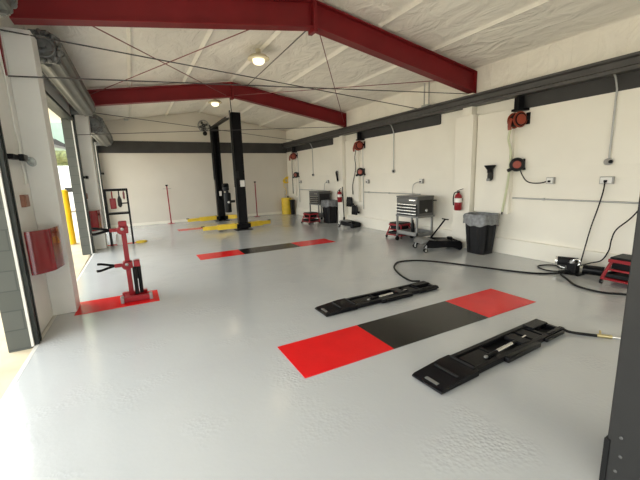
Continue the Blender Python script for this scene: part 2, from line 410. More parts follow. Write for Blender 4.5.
# ------------------------------------------------------------------ ceiling lamps
def lamp():
    t = thing('ceiling_lamp', 'lit round ceiling lamp between the two red beams', 'lamp', (2.56, 7.2, 3.86), 0, 'round ceiling lamps')
    MB().lathe([(.05, .29), (.05, .20), (.16, .17), (.215, .12), (.22, .10), (.19, .095)], seg=28).build('housing', 'lamp_body', t)
    MB().lathe([(.03, .0), (.08, .012), (.115, .045), (.12, .095)], seg=24).build('globe', 'lamp_glow', t)
    return t
lmp = lamp()
dup(lmp, (2.67, 11.85, 3.91), 0, 'lit round ceiling lamp above the two post lift')
def lamp_light(x, y, z, w):
    l = bpy.data.lights.new('lamp_light', 'POINT'); l.energy = w; l.color = (1.0, .83, .60); l.shadow_soft_size = .16
    o = bpy.data.objects.new('lamp_light', l); C.objects.link(o); o.location = (x, y, z)
for x, y in ((2.56, 7.2), (2.67, 11.85)): lamp_light(x, y, 3.70, 2)

# ------------------------------------------------------------------ floor markings
def marking(label, segs, y0, y1):
    t = thing('floor_marking', label, 'floor marking', ((segs[0][0]+segs[-1][1])/2, (y0+y1)/2, 0), 0, 'painted floor strips')
    for a, b, c in segs:
        mb = MB().bb((a, y0, 0.0005), (b, y1, .004)); bmesh.ops.translate(mb.bm, vec=-Vector(t.location), verts=mb.bm.verts)
        o = mb.build({'r': 'red_panel', 'k': 'black_panel', 'y': 'yellow_panel'}[c], {'r': 'red_floor', 'k': 'black_floor', 'y': 'yellow'}[c], t)
        o['label'] = {'r': 'red end panel of the floor strip', 'k': 'black middle panel of the floor strip', 'y': 'yellow panel'}[c]
    return t
marking('large red and black strip on the grey floor between the two black lift frames', [(1.06, 1.977, 'r'), (1.977, 3.315, 'k'), (3.315, 4.20, 'r')], 2.33, 2.945)
marking('red and black strip on the floor before the two post lift', [(1.08, 2.0, 'r'), (2.0, 3.32, 'k'), (3.32, 4.28, 'r')], 7.24, 7.82)
marking('short glossy red strip on the floor under the red clamp stand', [(-.80, .17, 'r')], 5.05, 5.60)
marking('thin red strip on the floor behind the near yellow lift arms', [(1.2, 2.1, 'r'), (2.1, 3.35, 'k'), (3.35, 4.3, 'r')], 12.0, 12.45)
marking('small red strip on the floor below the black tool rack', [(-.75, -.05, 'r')], 10.43, 10.60)
tag(MB().lathe([(.14, 0.0), (.14, .03), (.12, .04), (.02, .04)], (.08, 10.52, .0)).build('floor_disc', 'yellow'), 'flat yellow disc lying on the floor beside the black tool rack', 'disc')

# ------------------------------------------------------------------ portable lift frames
def lift_frame():
    t = thing('portable_lift_frame', 'long low black steel lift frame on the floor behind the large red and black strip', 'lift frame', (2.71, 3.45, 0), 0, 'low black portable lift frames')
    f = MB()
    for s in (-1, 1):
        f.bb((-.50, s*.155-.022, .015), (.90, s*.155+.022, .085))             # side rails
        f.bb((-.50, s*.155-.028, .083), (.90, s*.155+.028, .095))
    f.bb((-.50, -.15, .012), (.90, .15, .022))
    for x in (-.48, -.12, .30, .62, .88): f.bb((x-.02, -.15, .02), (x+.02, .15, .075))
    f.build('main_frame', 'black', t, bevel=.004)
    p = MB().prism([(-.93, .012), (-.48, .012), (-.48, .10), (-.60, .10), (-.90, .055), (-.93, .035)], -.20, .20, 'Y')
    p.build('end_tray', 'black_gloss', t, bevel=.006)
    MB().bb((-.895, -.10, .056), (-.865, .06, .064)).build('label_plate', 'cart_frame', t)['label'] = 'pale label plate on the tray end'
    for x in (-.70, -.50):
        MB().box((x, .0, .105 if x > -.6 else .092), (.022, .30, .02)).build('cross_rib', 'black_plastic', t, bevel=.003)
    MB().bb((-.44, -.12, .05), (-.16, .12, .075)).build('lower_plate', 'black_gloss', t, bevel=.004)
    MB().bar((-.12, -.20, .055), (.40, -.20, .055), .07, .08).build('side_block', 'black_gloss', t, bevel=.012)
    MB().bar((.52, -.19, .05), (.86, -.19, .05), .06, .06).build('side_block', 'black_gloss', t, bevel=.012)
    c = MB().cyl((-.20, -.06, .085), (.24, -.04, .09), .022); c.cyl((-.22, -.06, .084), (-.20, -.06, .085), .03)
    c.build('hydraulic_cylinder', 'black', t)
    MB().cyl((-.08, -.054, .0864), (.16, -.0436, .0892), .024).build('cylinder_label', 'silver', t)['label'] = 'silver sleeve on the hydraulic cylinder'
    MB().cyl((.24, -.04, .09), (.42, -.02, .09), .011).build('piston_rod', 'chrome', t)
    MB().ball((-.24, -.06, .085), .022).build('pivot_knob', 'grey_steel', t)
    k = MB().bb((.22, -.14, .06), (.34, .10, .11)); k.bb((.42, -.13, .05), (.56, .13, .08)); k.build('lift_arm', 'black', t, bevel=.006)
    e = MB().prism([(.62, .02), (.93, .02), (.93, .05), (.88, .105), (.62, .105)], .02, .17, 'Y'); e.prism([(.62, .02), (.93, .02), (.93, .05), (.88, .105), (.62, .105)], -.17, -.13, 'Y')
    e.build('end_guide', 'black_gloss', t, bevel=.005)
    for ch in [o for o in bpy.data.objects if o.parent == t]:
        for v in ch.data.vertices: v.co.z *= .62; v.co.y *= .74; v.co.x *= .975
    return t
lf = lift_frame()
dup(lf, (2.71, 1.80, 0), .045, 'long low black steel lift frame on the floor nearest the viewer')

# ------------------------------------------------------------------ two post lift
def two_post():
    t = thing('two_post_lift', 'black two post vehicle lift with yellow arms near the back wall', 'vehicle lift', (3.03, 12.45, 0))
    for s in (-1, 1):
        y = s*1.5
        MB().bb((-.26, y-.22, 0), (.26, y+.22, .02)).build('base_plate', 'black', t, bevel=.004)
        c = MB()
        top = 3.58
        c.bb((-.14, y+s*.10-.008, .02), (.14, y+s*.10+.008, top))
        c.bb((-.14, y-.10, .02), (-.128, y+.10, top)); c.bb((.128, y-.10, .02), (.14, y+.10, top))
        c.bb((-.14, y-s*.10-.006, .02), (-.055, y-s*.10+.006, top)); c.bb((.055, y-s*.10-.006, .02), (.14, y-s*.10+.006, top))
        c.bb((-.14, y-.10, top-.01), (.14, y+.10, top))
        c.build('column', 'black', t, bevel=.003)
        g = MB().bb((-.19, y-.12, .05), (.19, y-s*.02-.0, .34)) if False else MB().box((0, y-s*.09, .45), (.20, .12, .80))
        g.build('carriage', 'black_gloss', t, bevel=.01)
        MB().bb((-.22, y-.15, .06), (.22, y+.15, .20)).build('arm_bracket', 'black', t, bevel=.01)
        cover = MB().bb((-.175, y-.05, 1.35 if s < 0 else 1.6), (-.14, y+.03, 3.64)); cover.build('cable_cover', 'dark_grey', t, bevel=.004)
        tips = {-1: [(-1.22, .14), (1.02, .36)], 1: [(-1.28, -.05), (.78, -.25)]}[s]
        for dx, dy in tips:
            sx = -1 if dx < 0 else 1
            p0 = Vector((.16*sx, y, .14)); p1 = Vector((dx, y+dy, .12)); mid = p0.lerp(p1, .6)
            a = MB().bar(p0, mid, .20, .15); a.bar(mid-(p1-p0)*.05, p1, .14, .11)
            ar = a.build('arm', 'yellow', t, bevel=.006)
            MB().lathe([(.06, 0), (.06, .012), (.04, .025)], p1+Vector((0, 0, .05))).build('arm_pad', 'rubber', ar)
            MB().lathe([(.05, 0), (.05, .14)], p0+Vector((.06*sx, 0, -.06))).build('pivot_pin', 'dark_grey', ar)
    MB().bar((-.08, -1.5, 3.53), (-.08, 1.5, 3.53), .10, .09).build('cross_beam', 'black', t, bevel=.006)
    MB().bb((-.02, -1.625, 1.36), (.12, -1.600, 1.56)).build('instruction_plate', 'white_plastic', t)['label'] = 'white plate on the near column'
    MB().bb((-.04, 1.37, .98), (.05, 1.385, 1.16)).build('instruction_plate', 'white_plastic', t)['label'] = 'white plate on the far column'
    MB().bb((-.13, -1.64, 1.62), (-.05, -1.60, 1.84)).build('switch_box', 'black_plastic', t, bevel=.008)
    MB().tube([(-.10, -1.52, 3.56), (-.11, -1.52, 3.75), (-.12, -1.5, 4.10)], .012, sm=2).build('supply_cable', 'rubber', t)
    pu = MB().lathe([(.10, 0), (.11, .02), (.11, .60), (.09, .63)], (-.33, -1.10, .55)); pu.cyl((-.33, -1.10, 1.18), (-.33, -1.10, 1.24), .05)
    pu.box((-.2, -1.2, .9), (.16, .06, .08))
    po = pu.build('power_unit', 'black_plastic', t)
    MB().lathe([(.06, 0), (.10, .02), (.10, .20), (.07, .24)], (-.36, -1.10, 1.24)).build('motor', 'black_plastic', po)
    MB().ball((-.40, -1.16, 1.40), .07, (1.3, .8, .6)).build('motor_box', 'black', po)
    MB().cyl((-.33, -1.212, .88), (-.33, -1.20, .88), .035).build('tank_label', 'white_plastic', po)
    return t
two_post()

# single lift column at the right edge of the photo
t = thing('lift_column', 'dark grey steel lift column at the right edge close to the viewer', 'lift column', (2.16, .52, 0))
c = MB().bb((-.20, -.19, 0), (.20, .17, 3.6)); c.build('column', 'dark_grey', t, bevel=.006)
MB().bb((-.208, .155, 0), (-.16, .178, .26)).build('edge_strip', 'rubber', t)['label'] = 'black strip at the foot of the column'
for y, z in [(.115, .30), (.108, .20), (.12, .11), (.02, .30), (.02, .15)]:
    w = MB().lathe([(.008, 0), (.008, .005), (.005, .007)], (-.20, y, z), (-1, 0, 0), 8); w.build('bolt', 'cart_grey', t)

# ------------------------------------------------------------------ red clamp stand at the left
t = thing('clamp_stand', 'red upright clamp stand with black forks on the red floor strip', 'stand', (-.16, 5.42, 0))
b = MB().bb((-.10, -.23, .008), (.22, -.16, .075)); b.bb((-.08, -.20, .008), (.02, .16, .05)); b.bb((-.12, .08, .008), (.20, .15, .06))
b.build('base', 'red', t, bevel=.004)
for x in (-.115, .235):
    MB().bb((x-.02, -.24, .004), (x+.02, -.15, .09)).build('base_clamp', 'grey_steel', t, bevel=.005)
MB().bb((-.03, -.04, .04), (.03, .03, 1.04)).build('post', 'red', t, bevel=.006)
for z in (.48, .97):
    h = MB().bb((-.06, -.07, z-.045), (.06, .06, z+.05)); h.cyl((-.02, -.085, z), (-.02, .07, z), .055, seg=16); h.bb((-.16, -.05, z-.015), (-.06, .02, z+.03))
    if z < .6: h.bb((.07, -.06, z-.035), (.15, .05, z+.055))
    else: h.bb((-.05, -.06, z+.05), (.05, .05, z+.12))
    ho = h.build('clamp_head', 'red', t, bevel=.008)
    MB().lathe([(.020, 0), (.020, .01), (.008, .014)], (-.01, -.085, z+.02), (0, -1, 0)).build('emblem', 'grey_steel', ho)
    for dy, dz in ((-.11, -.022), (.09, .03)):
        f = MB().tube([(-.15, -.015, z+.01), (-.22, -.015+dy*.35, z+.01+dz*.4), (-.31, -.015+dy*.8, z+.008+dz), (-.36, -.015+dy, z+.01+dz)], .017); f.build('fork', 'black', ho)
MB().cyl((.075, -.05, .06), (.075, -.05, .45), .028).build('hydraulic_cylinder', 'rubber', t)
MB().cyl((.125, -.01, .06), (.125, -.01, .45), .028).build('hydraulic_cylinder', 'rubber', t)
MB().cyl((.10, -.07, .08), (.10, -.07, .28), .006).build('piston_rod', 'chrome', t)

# ------------------------------------------------------------------ black tool rack
t = thing('tool_rack', 'tall black open frame tool rack by the left wall', 'rack', (-.36, 10.50, 0))
for x in (-.25, .25):
    for y in (-.12, .12):
        MB().bb((x-.022, y-.022, 0), (x+.022, y+.022, 1.45)).build('leg', 'black', t)
MB().bb((-.268, -.138, 1.40), (.268, .138, 1.46)).build('top_shelf', 'black', t)
MB().bb((-.268, -.138, .80), (.268, .138, .85)).build('shelf', 'black', t)
MB().bb((.05, -.135, 1.07), (.268, -.11, 1.10)).build('rail', 'black', t)
o = MB().bb((-.52, 10.385, .95), (-.38, 10.43, 1.22)); o.bb((-.47, 10.39, 1.22), (-.44, 10.42, 1.40))
o = tag(o.build('spring_tool', 'red', bevel=.015), 'red tool hanging at the left under the top of the black rack', 'tool', 'tools hanging on the black rack')
o = MB().lathe([(.02, 0), (.05, .05), (.05, .20), (.03, .26), (.015, .30), (.015, .42)], (-.30, 10.41, .98))
tag(o.build('air_tool', 'dark_grey'), 'dark grey tool hanging in the middle of the black rack', 'tool', 'tools hanging on the black rack')
o = MB().lathe([(.012, 0), (.025, .04), (.025, .16), (.01, .22)], (-.19, 10.41, 1.18))
tag(o.build('chisel_tool', 'red_rod'), 'small dark red tool hanging at the right of the black rack', 'tool', 'tools hanging on the black rack')
o = MB().lathe([(.10, 0), (.105, .02), (.10, .28), (.06, .32), (.06, .36)], (-.40, 10.50, 0))
tag(o.build('white_jug', 'white_plastic'), 'white container on the floor under the black tool rack', 'container')

# ------------------------------------------------------------------ tall red support stands
def pole_stand():
    t = thing('support_stand', 'thin tall red support stand at the left of the back wall', 'stand', (1.21, 14.42, 0), 0, 'tall red support stands')
    MB().lathe([(.13, 0), (.13, .012), (.03, .03), (.03, .05)]).build('base', 'red', t)
    MB().cyl((0, 0, .04), (-.02, 0, 1.42), .022, seg=12).build('pole', 'red', t)
    MB().bar((-.17, 0, 1.33), (.13, 0, 1.33), .015, .015).build('cross_handle', 'grey_steel', t)
    MB().lathe([(.02, 0), (.045, .02), (.045, .06)], (-.02, 0, 1.42)).build('saddle', 'black', t)
    return t
ps = pole_stand()
dup(ps, (4.62, 14.35, 0), .9, 'thin tall red support stand right of the black lift columns')

# ------------------------------------------------------------------ yellow drum corner
t = thing('yellow_drum', 'yellow drum standing in the far right corner', 'drum', (5.98, 14.28, 0))
MB().lathe([(.21, 0), (.23, .02), (.23, .24), (.24, .25), (.23, .26), (.23, .48), (.24, .49), (.23, .50), (.23, .70), (.21, .72), (.19, .72)]).build('body', 'yellow', t)
MB().lathe([(.03, 0), (.03, .06), (.05, .07)], (.05, -.05, .72)).build('cap', 'black', t)
MB().tube([(-.1, -.1, .72), (-.1, -.1, .95), (-.05, -.05, 1.05)], .012).build('suction_pipe', 'grey_steel', t)
t = thing('black_bin', 'small black bin beside the yellow drum', 'bin', (6.10, 13.93, 0))
b = MB().frustum(0, .07, .07, .62, .09, .09, open_top=True, wall=.01); b.build('body', 'black_plastic', t)
b = MB().frustum(.60, .10, .10, .64, .10, .10); b.build('lid', 'black_plastic', t, bevel=.008)
t = thing('coiled_hose', 'bright yellow coiled hose hung on the wall above the yellow drum', 'hose', (6.10, 14.62, 1.45))
for k in range(4): MB().torus((.02*k, -.04-.03*k, .0+.015*k), (.3, 1, .2), .10+.01*k, .018).build('hose_loop', 'yellow', t)
MB().tube([(-.08, -.05, -.05), (-.10, -.06, -.25), (-.02, -.06, -.33), (.02, -.05, -.55), (-.05, -.04, -.62)], .01).build('hose_tail', 'yellow', t)

# ------------------------------------------------------------------ tool carts
def cart():
    # front (drawers) faces -X, local origin at floor centre
    t = thing('tool_cart', 'grey rolling tool cart with silver drawer pulls beside the low jack', 'tool cart', (5.80, 6.14, 0), 0, 'grey rolling tool carts')
    D, W = .25, .35
    MB().bb((-D+.02, -W, .62), (D, W, 1.06)).build('cabinet', 'cart_grey', t, bevel=.008)
    MB().bb((-D, -W-.005, 1.05), (D+.005, W+.005, 1.085)).build('lid', 'cart_grey', t, bevel=.008)
    zs = [.635, .705, .775, .845, .915]
    for i, z in enumerate(zs[:4]):
        d = MB().bb((-D-.002, -W+.015, z), (-D+.03, W-.015, z+.064)).build('drawer', 'dark_grey', t, bevel=.004)
        MB().bb((-D-.02, -W+.03, z+.040), (-D+.0, W-.03, z+.060)).build('drawer_pull', 'silver', d, bevel=.003)
    d = MB().bb((-D-.002, -W+.015, .915), (-D+.03, W-.015, 1.04)).build('drawer', 'cart_grey', t, bevel=.004)
    MB().bb((-D-.008, -W+.06, .985), (-D, -W+.26, 1.012)).build('nameplate', 'silver', d)
    for x in (-D+.02, D-.02):
        for y in (-W+.02, W-.02):
            MB().bb((x-.02, y-.02, .12), (x+.02, y+.02, .63)).build('leg', 'cart_frame', t, bevel=.003)
            cs = MB().cyl((x, y-.018, .05), (x, y+.018, .05), .05, seg=16); cs.bb((x-.02, y-.025, .05), (x+.02, y+.025, .125)); cs.build('caster', 'rubber', t)
    s = MB().bb((-D, -W, .17), (D, W, .19))
    for lo, hi in [((-D, -W, .17), (-D+.012, W, .27)), ((D-.012, -W, .17), (D, W, .27)), ((-D, -W, .17), (D, -W+.012, .25)), ((-D, W-.012, .17), (D, W, .25))]: s.bb(lo, hi)
    s.build('lower_shelf', 'cart_frame', t, bevel=.003)
    sp = MB().bb((-D+.06, -W-.012, .70), (D-.05, -W, 1.0)).build('side_panel', 'dark_grey', t, bevel=.004)
    MB().lathe([(.035, 0), (.03, .008)], (.02, -W-.012, .76), (0, -1, 0)).build('side_badge', 'silver', sp)
    MB().tube([(D-.02, -W, .98), (D-.02, -W-.09, .98), (D-.10, -W-.09, .98)], .012, sm=2).build('push_handle', 'black', t)
    MB().bb((-D, -W-.02, .60), (D+.02, W+.02, .64)).build('frame_rail', 'cart_frame', t, bevel=.004)
    return t
ct = cart()
dup(ct, (5.94, 11.10, 0), 0, 'grey rolling tool cart half hidden behind the far waste bin')
o = MB().lathe([(.035, 0), (.04, .01), (.04, .24), (.03, .27), (.018, .29), (.018, .34)], (5.68, 6.06, .19))
tag(o.build('spray_can', 'black'), 'tall black can standing on the lower shelf of the near tool cart', 'can')

# ------------------------------------------------------------------ roller seats
def roller_seat(red=True):
    t = thing('roller_seat', 'red framed roller seat with black top beside the pump at right', 'roller seat', (5.84, 2.03, 0), 0, 'low mechanic roller seats')
    MB().bb((-.18, -.19, .355), (.18, .19, .385)).build('seat_pad', 'black_plastic', t, bevel=.018)
    MB().bb((-.19, -.20, .312), (.19, .20, .356)).build('seat_frame', 'red', t, bevel=.004)
    for sx in (-1, 1):
        for sy in (-1, 1):
            MB().bar((sx*.15, sy*.17, .32), (sx*.22, sy*.24, .07), .032, .032).build('leg', 'red', t, bevel=.004)
            w = MB().cyl((sx*.22, sy*.24-.012, .033), (sx*.22, sy*.24+.012, .033), .033, seg=16); w.build('caster', 'rubber', t)
            MB().cyl((sx*.22, sy*.24-.016, .033), (sx*.22, sy*.24+.016, .033), .016, seg=12).build('caster_hub', 'silver', t)
    MB().bb((-.235, -.25, .065), (.235, .25, .09)).build('base_frame', 'red', t, bevel=.004)
    tr = MB().bb((-.20, -.22, .10), (.20, .22, .112))
    for lo, hi in [((-.20, -.22, .10), (-.19, .22, .15)), ((.19, -.22, .10), (.20, .22, .15)), ((-.2, -.22, .10), (.2, -.21, .15)), ((-.2, .21, .10), (.2, .22, .15))]: tr.bb(lo, hi)
    tr.build('tray', 'black_plastic', t)
    r = MB()
    for sx in (-1, 1): r.bar((sx*.185, -.20, .21), (sx*.185, .20, .21), .02, .025)
    for sy in (-1, 1): r.bar((-.18, sy*.205, .21), (.18, sy*.205, .21), .02, .025)
    r.build('mid_rail', 'red', t)
    d = MB().bb((-.15, -.17, .215), (.15, .17, .315)); d.build('drawer_box', 'black_gloss', t, bevel=.008)
    return t
rs = roller_seat()
dup(rs, (5.93, 6.80, 0), .15, 'red roller seat on the floor behind the near tool cart')
dup(rs, (5.38, 10.75, 0), .1, 'dark roller seat on the floor before the far tool cart')

# ------------------------------------------------------------------ floor jacks
def jack(name, label, loc, rz, hb, ht, L=.86, wid=1.0, tall=1.0):
    # local +X towards the lifting end, handle socket at -X end
    t = thing(name, label, 'floor jack', loc, rz, 'low black floor jacks')
    h = L/2
    for s in (-1, 1):
        MB().prism([(-h, .08), (-h+.12, .20), (-h+.30, .18), (h-.05, .15), (h, .12), (h, .05), (-h+.2, .06)], s*.17-.006, s*.17+.006, 'Y').build('side_plate', 'black', t)
    tr = MB().bb((-h+.30, -.17, .135), (h-.04, .17, .15)); tr.bb((-h+.32, -.13, .15), (-h+.34, .13, .165)); tr.bb((h-.10, -.13, .15), (h-.08, .13, .165))
    tr.build('deck', 'black_gloss', t, bevel=.003)
    MB().bb((-h+.42, -.10, .150), (h-.20, .10, .158)).build('deck_plate', 'dark_grey', t)
    MB().prism([(-h-.04, .13), (-h+.02, .21), (-h+.24, .20), (-h+.26, .14)], -.15, .15, 'Y').build('rear_cover', 'cart_frame', t, bevel=.012)
    MB().lathe([(.05, 0), (.06, .03), (.045, .05)], (h-.16, 0, .15)).build('saddle', 'black', t)
    MB().cyl((h-.06, -.18, .06), (h-.06, .18, .06), .06, seg=20).build('front_roller', 'black', t)
    for s in (-1, 1):
        w = MB().cyl((-h+.03, s*.19-.018, .045), (-h+.03, s*.19+.018, .045), .045, seg=18); w.build('caster', 'rubber', t)
        MB().cyl((-h+.03, s*.19-.021, .045), (-h+.03, s*.19+.021, .045), .024, seg=14).build('caster_hub', 'silver', t)
        MB().bar((-h+.03, s*.19, .05), (-h+.05, s*.165, .14), .05, .02).build('caster_fork', 'grey_steel', t)
    MB().cyl(Vector(hb)-Vector((0, 0, .04)), Vector(hb).lerp(Vector(ht), .12), .035, seg=14).build('handle_socket', 'black', t)
    hd = MB().cyl(hb, ht, .016, seg=12).build('handle', 'black', t)
    d = (Vector(ht)-Vector(hb)).normalized(); sd = d.cross(Vector((0, 0, 1)));
    if sd.length < .2: sd = Vector((0, 1, 0))
    sd.normalize()
    if ht[2] < 1:
        MB().cyl(Vector(ht)-sd*.10, Vector(ht)+sd*.10, .014, seg=12).build('grip', 'rubber', hd)
    for ch in [o for o in bpy.data.objects if o.parent == t and not o.name.startswith('handle')]:
        for v in ch.data.vertices: v.co.y *= wid; v.co.z *= 1.0 if ch.name.startswith('caster') else tall
    return t
jack('floor_jack', 'low black floor jack with tilted T handle beside the near waste bin', (5.58, 5.20, 0), -.32, (-.22, .0, .18), (.19, .06, .62), .86, 1.3, 1.25)
jack('floor_jack', 'low black floor jack with upright handle leaning at the far white pillar', (5.92, 9.12, 0), -1.35, (-.27, .03, .16), (-.34, .05, 1.25), .62)

# ------------------------------------------------------------------ waste bins with liners
def bin_thing(label, loc, rz, glabel):
    t = thing('waste_bin', label, 'waste bin', loc, rz, 'black waste bins')
    MB().frustum(.0, .17, .19, .74, .225, .245, bev=.25, open_top=True, wall=.012).build('body', 'black_plastic', t)
    r = MB()
    for s in (-1, 1):
        r.bar((s*.185, -.09, .05), (s*.222, -.11, .62), .03, .016); r.bar((s*.185, .09, .05), (s*.222, .11, .62), .03, .016)
        r.bar((-.07, s*.205, .05), (-.09, s*.243, .62), .016, .03); r.bar((.07, s*.205, .05), (.09, s*.243, .62), .016, .03)
    r.build('rib', 'black_plastic', t)
    # liner: wavy skirt folded over the rim
    mb = MB(); n = 64; rows = []
    def rr(a, hx, hy):
        ca, sa = math.cos(a), math.sin(a); p = 5.0
        k = (abs(ca/hx)**p+abs(sa/hy)**p)**(-1/p); return ca*k, sa*k
    for lvl, (off, z) in enumerate([(-.03, .50), (-.02, .70), (-.005, .775), (.012, .78), (.024, .74), (.022, .66), (.030, .57)]):
        row = []
        for i in range(n):
            a = 2*PI*i/n; x, y = rr(a, .225+off, .245+off)
            wv = 0.010*math.sin(7*a+lvl)*(lvl > 3)+.006*math.sin(17*a+2*lvl)*(lvl > 3)
            q = math.hypot(x, y); f = (q+wv)/q
            zz = z + (.018*math.sin(3*a+1)+.012*math.sin(8*a) if lvl > 4 else .006*math.sin(5*a))
            row.append(mb.bm.verts.new((x*f, y*f, zz)))
        rows.append(row)
    for a, b in zip(rows, rows[1:]):
        for i in range(n): mb.bm.faces.new((a[i], a[(i+1) % n], b[(i+1) % n], b[i]))
    o = mb.build('bin_liner', 'bag')
    z0 = o.location.copy(); o.location = Vector(loc)+Matrix.Rotation(rz, 3, 'Z') @ z0; o.rotation_euler = (0, 0, rz)
    tag(o, glabel, 'bin liner', 'grey bin liners')
    return t
bin_thing('black square waste bin standing before the near white pillar', (5.98, 4.49, 0), .0, 'shiny grey liner folded over the rim of the near black bin')
bin_thing('black waste bin beside the far tool cart', (5.98, 10.44, 0), .0, 'grey liner folded over the rim of the far black bin')

# ------------------------------------------------------------------ fire extinguishers
def extinguisher(k, label, loc):
    t = thing('fire_extinguisher', label, 'fire extinguisher', loc, 0, 'red fire extinguishers')
    MB().lathe([(.06, 0), (.075, .02), (.075, .33), (.06, .38), (.03, .41), (.02, .43)]).build('cylinder', 'red', t)
    MB().lathe([(.0765, .20), (.0765, .30)]).build('paper_label', 'white_plastic', t)['label'] = 'pale label round the cylinder'
    MB().bb((-.025, -.02, .43), (.025, .02, .47)).build('valve', 'black', t, bevel=.004)
    MB().bar((-.01, .02, .48), (-.02, -.13, .53), .02, .012).build('lever', 'black', t)
    MB().tube([(0, .03, .45), (0, .10, .42), (-.02, .11, .28), (-.03, .09, .12)], .012).build('discharge_hose', 'rubber', t)
    for ch in [o for o in bpy.data.objects if o.parent == t]:
        for v in ch.data.vertices: v.co.z *= .85
    MB().bb((.07, -.04, .20), (.09, .04, .25)).build('wall_bracket', 'black', t)
    return t
extinguisher(1, 'red fire extinguisher on the wall beside the near white pillar', (XR-.09-.21, 5.07, .80))
extinguisher(2, 'red fire extinguisher on the far white pillar above the upright jack', (XR-.09-.21, 9.82, .74))

# ------------------------------------------------------------------ hose reels on the right wall
def reel_upper(label, y, tail_y, tail_z, x=XR):
    t = thing('hose_reel', label, 'hose reel', (x-.17, y-.07, 2.46), 1.25, 'orange hose reels under the dark beam')
    # axis roughly local -X; local frame rotated towards the viewer
    MB().cyl((-.06, 0, 0), (.06, 0, 0), .112, seg=28).build('wound_hose', 'rubber', t)
    for q in (-1, 1): MB().lathe([(.10, -.012), (.132, -.010), (.137, 0), (.132, .010), (.10, .012)], (q*.075, 0, 0), (-1, 0, 0), 28).build('flange', 'orange', t)
    MB().lathe([(.03, .085), (.09, .10), (.085, .115), (.02, .12)], (0, 0, 0), (-1, 0, 0), 24).build('hub', 'orange', t)
    MB().lathe([(.10, .092), (.112, .094), (.112, .10), (.10, .102)], (0, 0, 0), (-1, 0, 0), 24).build('hub_ring', 'black', t)
    b = MB().bb((-.09, -.16, .15), (.09, .06, .19)); b.bb((-.05, -.08, .17), (.05, .04, .39))
    for q in (-1, 1): b.bar((q*.095, .0, .0), (q*.095, -.17, .03), .012, .06)
    b.bb((-.10, -.18, -.08), (.10, -.155, .12))
    b.build('bracket', 'black', t, bevel=.006)
    MB().tube([(-.02, .13, .02), (-.02, .16, -.08), (-.02, .15, -.17)], .03, sm=3).build('outlet_guide', 'orange', t)
    return t
def reel_lower(label, y, x=XR):
    t = thing('cord_reel', label, 'cord reel', (x-.12, y-.02, 1.69), .60, 'black cord reels with orange discs')
    MB().lathe([(.09, -.06), (.118, -.045), (.124, 0), (.118, .045), (.09, .06)], (0, 0, 0), (-1, 0, 0), 28).build('housing', 'black_plastic', t)
    MB().lathe([(.02, .06), (.070, .062), (.064, .075), (.02, .078)], (0, 0, 0), (-1, 0, 0), 24).build('disc', 'orange', t)
    MB().bar((.0, .06, -.06), (.0, .15, -.11), .06, .06).build('cord_outlet', 'black_plastic', t, bevel=.01)
    MB().bb((.02, -.14, -.10), (.07, -.09, .10)).build('wall_mount', 'black', t, bevel=.006)
    return t
def hanging(name, pts, r, m, label, end=None):
    t = thing(name, label, 'hose', pts[-1])
    o = Vector(pts[-1])
    MB().tube([Vector(p)-o for p in pts], r, seg=8, sm=5).build('hose', m, t)
    if end: MB().cyl((0, 0, -.05), (0, 0, .06), .014).build('fitting', end, t)
    return t
ru = reel_upper('orange hose reel under the dark beam near the viewer', 4.05, 4.2, .8)
rl = reel_lower('black cord reel with orange disc under the nearest orange hose reel', 3.98)
reel_upper('orange hose reel under the dark beam at the middle of the right wall', 8.95, 9.1, .8)
reel_lower('black cord reel with orange disc at the middle of the right wall', 8.88)
reel_upper('dark orange hose reel high in the far right corner', 13.75, 14, .8)
reel_lower('black cord reel in the far right corner', 13.60)
hanging('air_hose', [(6.09, 4.06, 2.35), (6.10, 4.10, 2.15), (6.16, 4.08, 1.9), (6.175, 4.11, 1.4), (6.175, 4.19, .82)], .020, 'hose_green', 'pale green air hose hanging from the nearest orange reel', 'black')
hanging('air_hose', [(6.09, 8.97, 2.35), (6.10, 9.05, 2.1), (6.16, 9.1, 1.8), (6.175, 9.3, 1.3), (6.175, 9.3, 1.05)], .012, 'black_plastic', 'dark hose hanging from the middle orange reel beside the far pillar', 'black')
hanging('air_hose', [(6.11, 13.77, 2.35), (6.15, 13.9, 2.0), (6.17, 13.95, 1.4), (6.17, 13.95, .95)], .012, 'black_plastic', 'dark hose hanging from the corner hose reel', 'black')

# ------------------------------------------------------------------ conduits, outlets, pipes, cords on the right wall
def conduit(y, z0, z1, label):
    t = thing('conduit', label, 'conduit', (XR-.05, y, z0), 0, 'thin vertical conduits with socket boxes')
    MB().tube([(0, 0, .04), (0, 0, (z1-z0)*.75), (-.01, .0, (z1-z0)*.85), (-.08, 0, z1-z0-.05), (-.15, 0, z1-z0)], .013, seg=8, sm=4).build('pipe', 'conduit', t)
    MB().lathe([(.045, -.05), (.05, -.04), (.05, .02), (.04, .045)], (0, 0, 0), (-.6, -.6, 0)).build('socket_box', 'box_grey', t)
    MB().lathe([(.026, 0), (.026, .012)], (-.032, -.032, 0), (-.6, -.6, 0)).build('socket', 'black', t)
conduit(2.60, 1.67, 2.88, 'thin vertical conduit with socket nearest the viewer on the right wall')
conduit(7.43, 1.67, 2.88, 'thin vertical conduit with socket above the near tool cart')
conduit(12.15, 1.66, 2.88, 'thin vertical conduit with socket in the far part of the right wall')
def outlet(y, label, w=.12, z=1.40):
    t = thing('wall_outlet', label, 'outlet', (XR-.02, y, z), 0, 'wall outlet boxes')
    MB().bb((-.05, -w/2, -.055), (.01, w/2, .055)).build('box', 'box_grey', t, bevel=.006)
    MB().bb((-.056, -w/2+.012, -.045), (-.05, w/2-.012, .045)).build('cover_plate', 'white_plastic', t, bevel=.002)
    MB().bb((-.08, -.02, -.03), (-.056, .02, .005)).build('plug', 'black', t, bevel=.004)
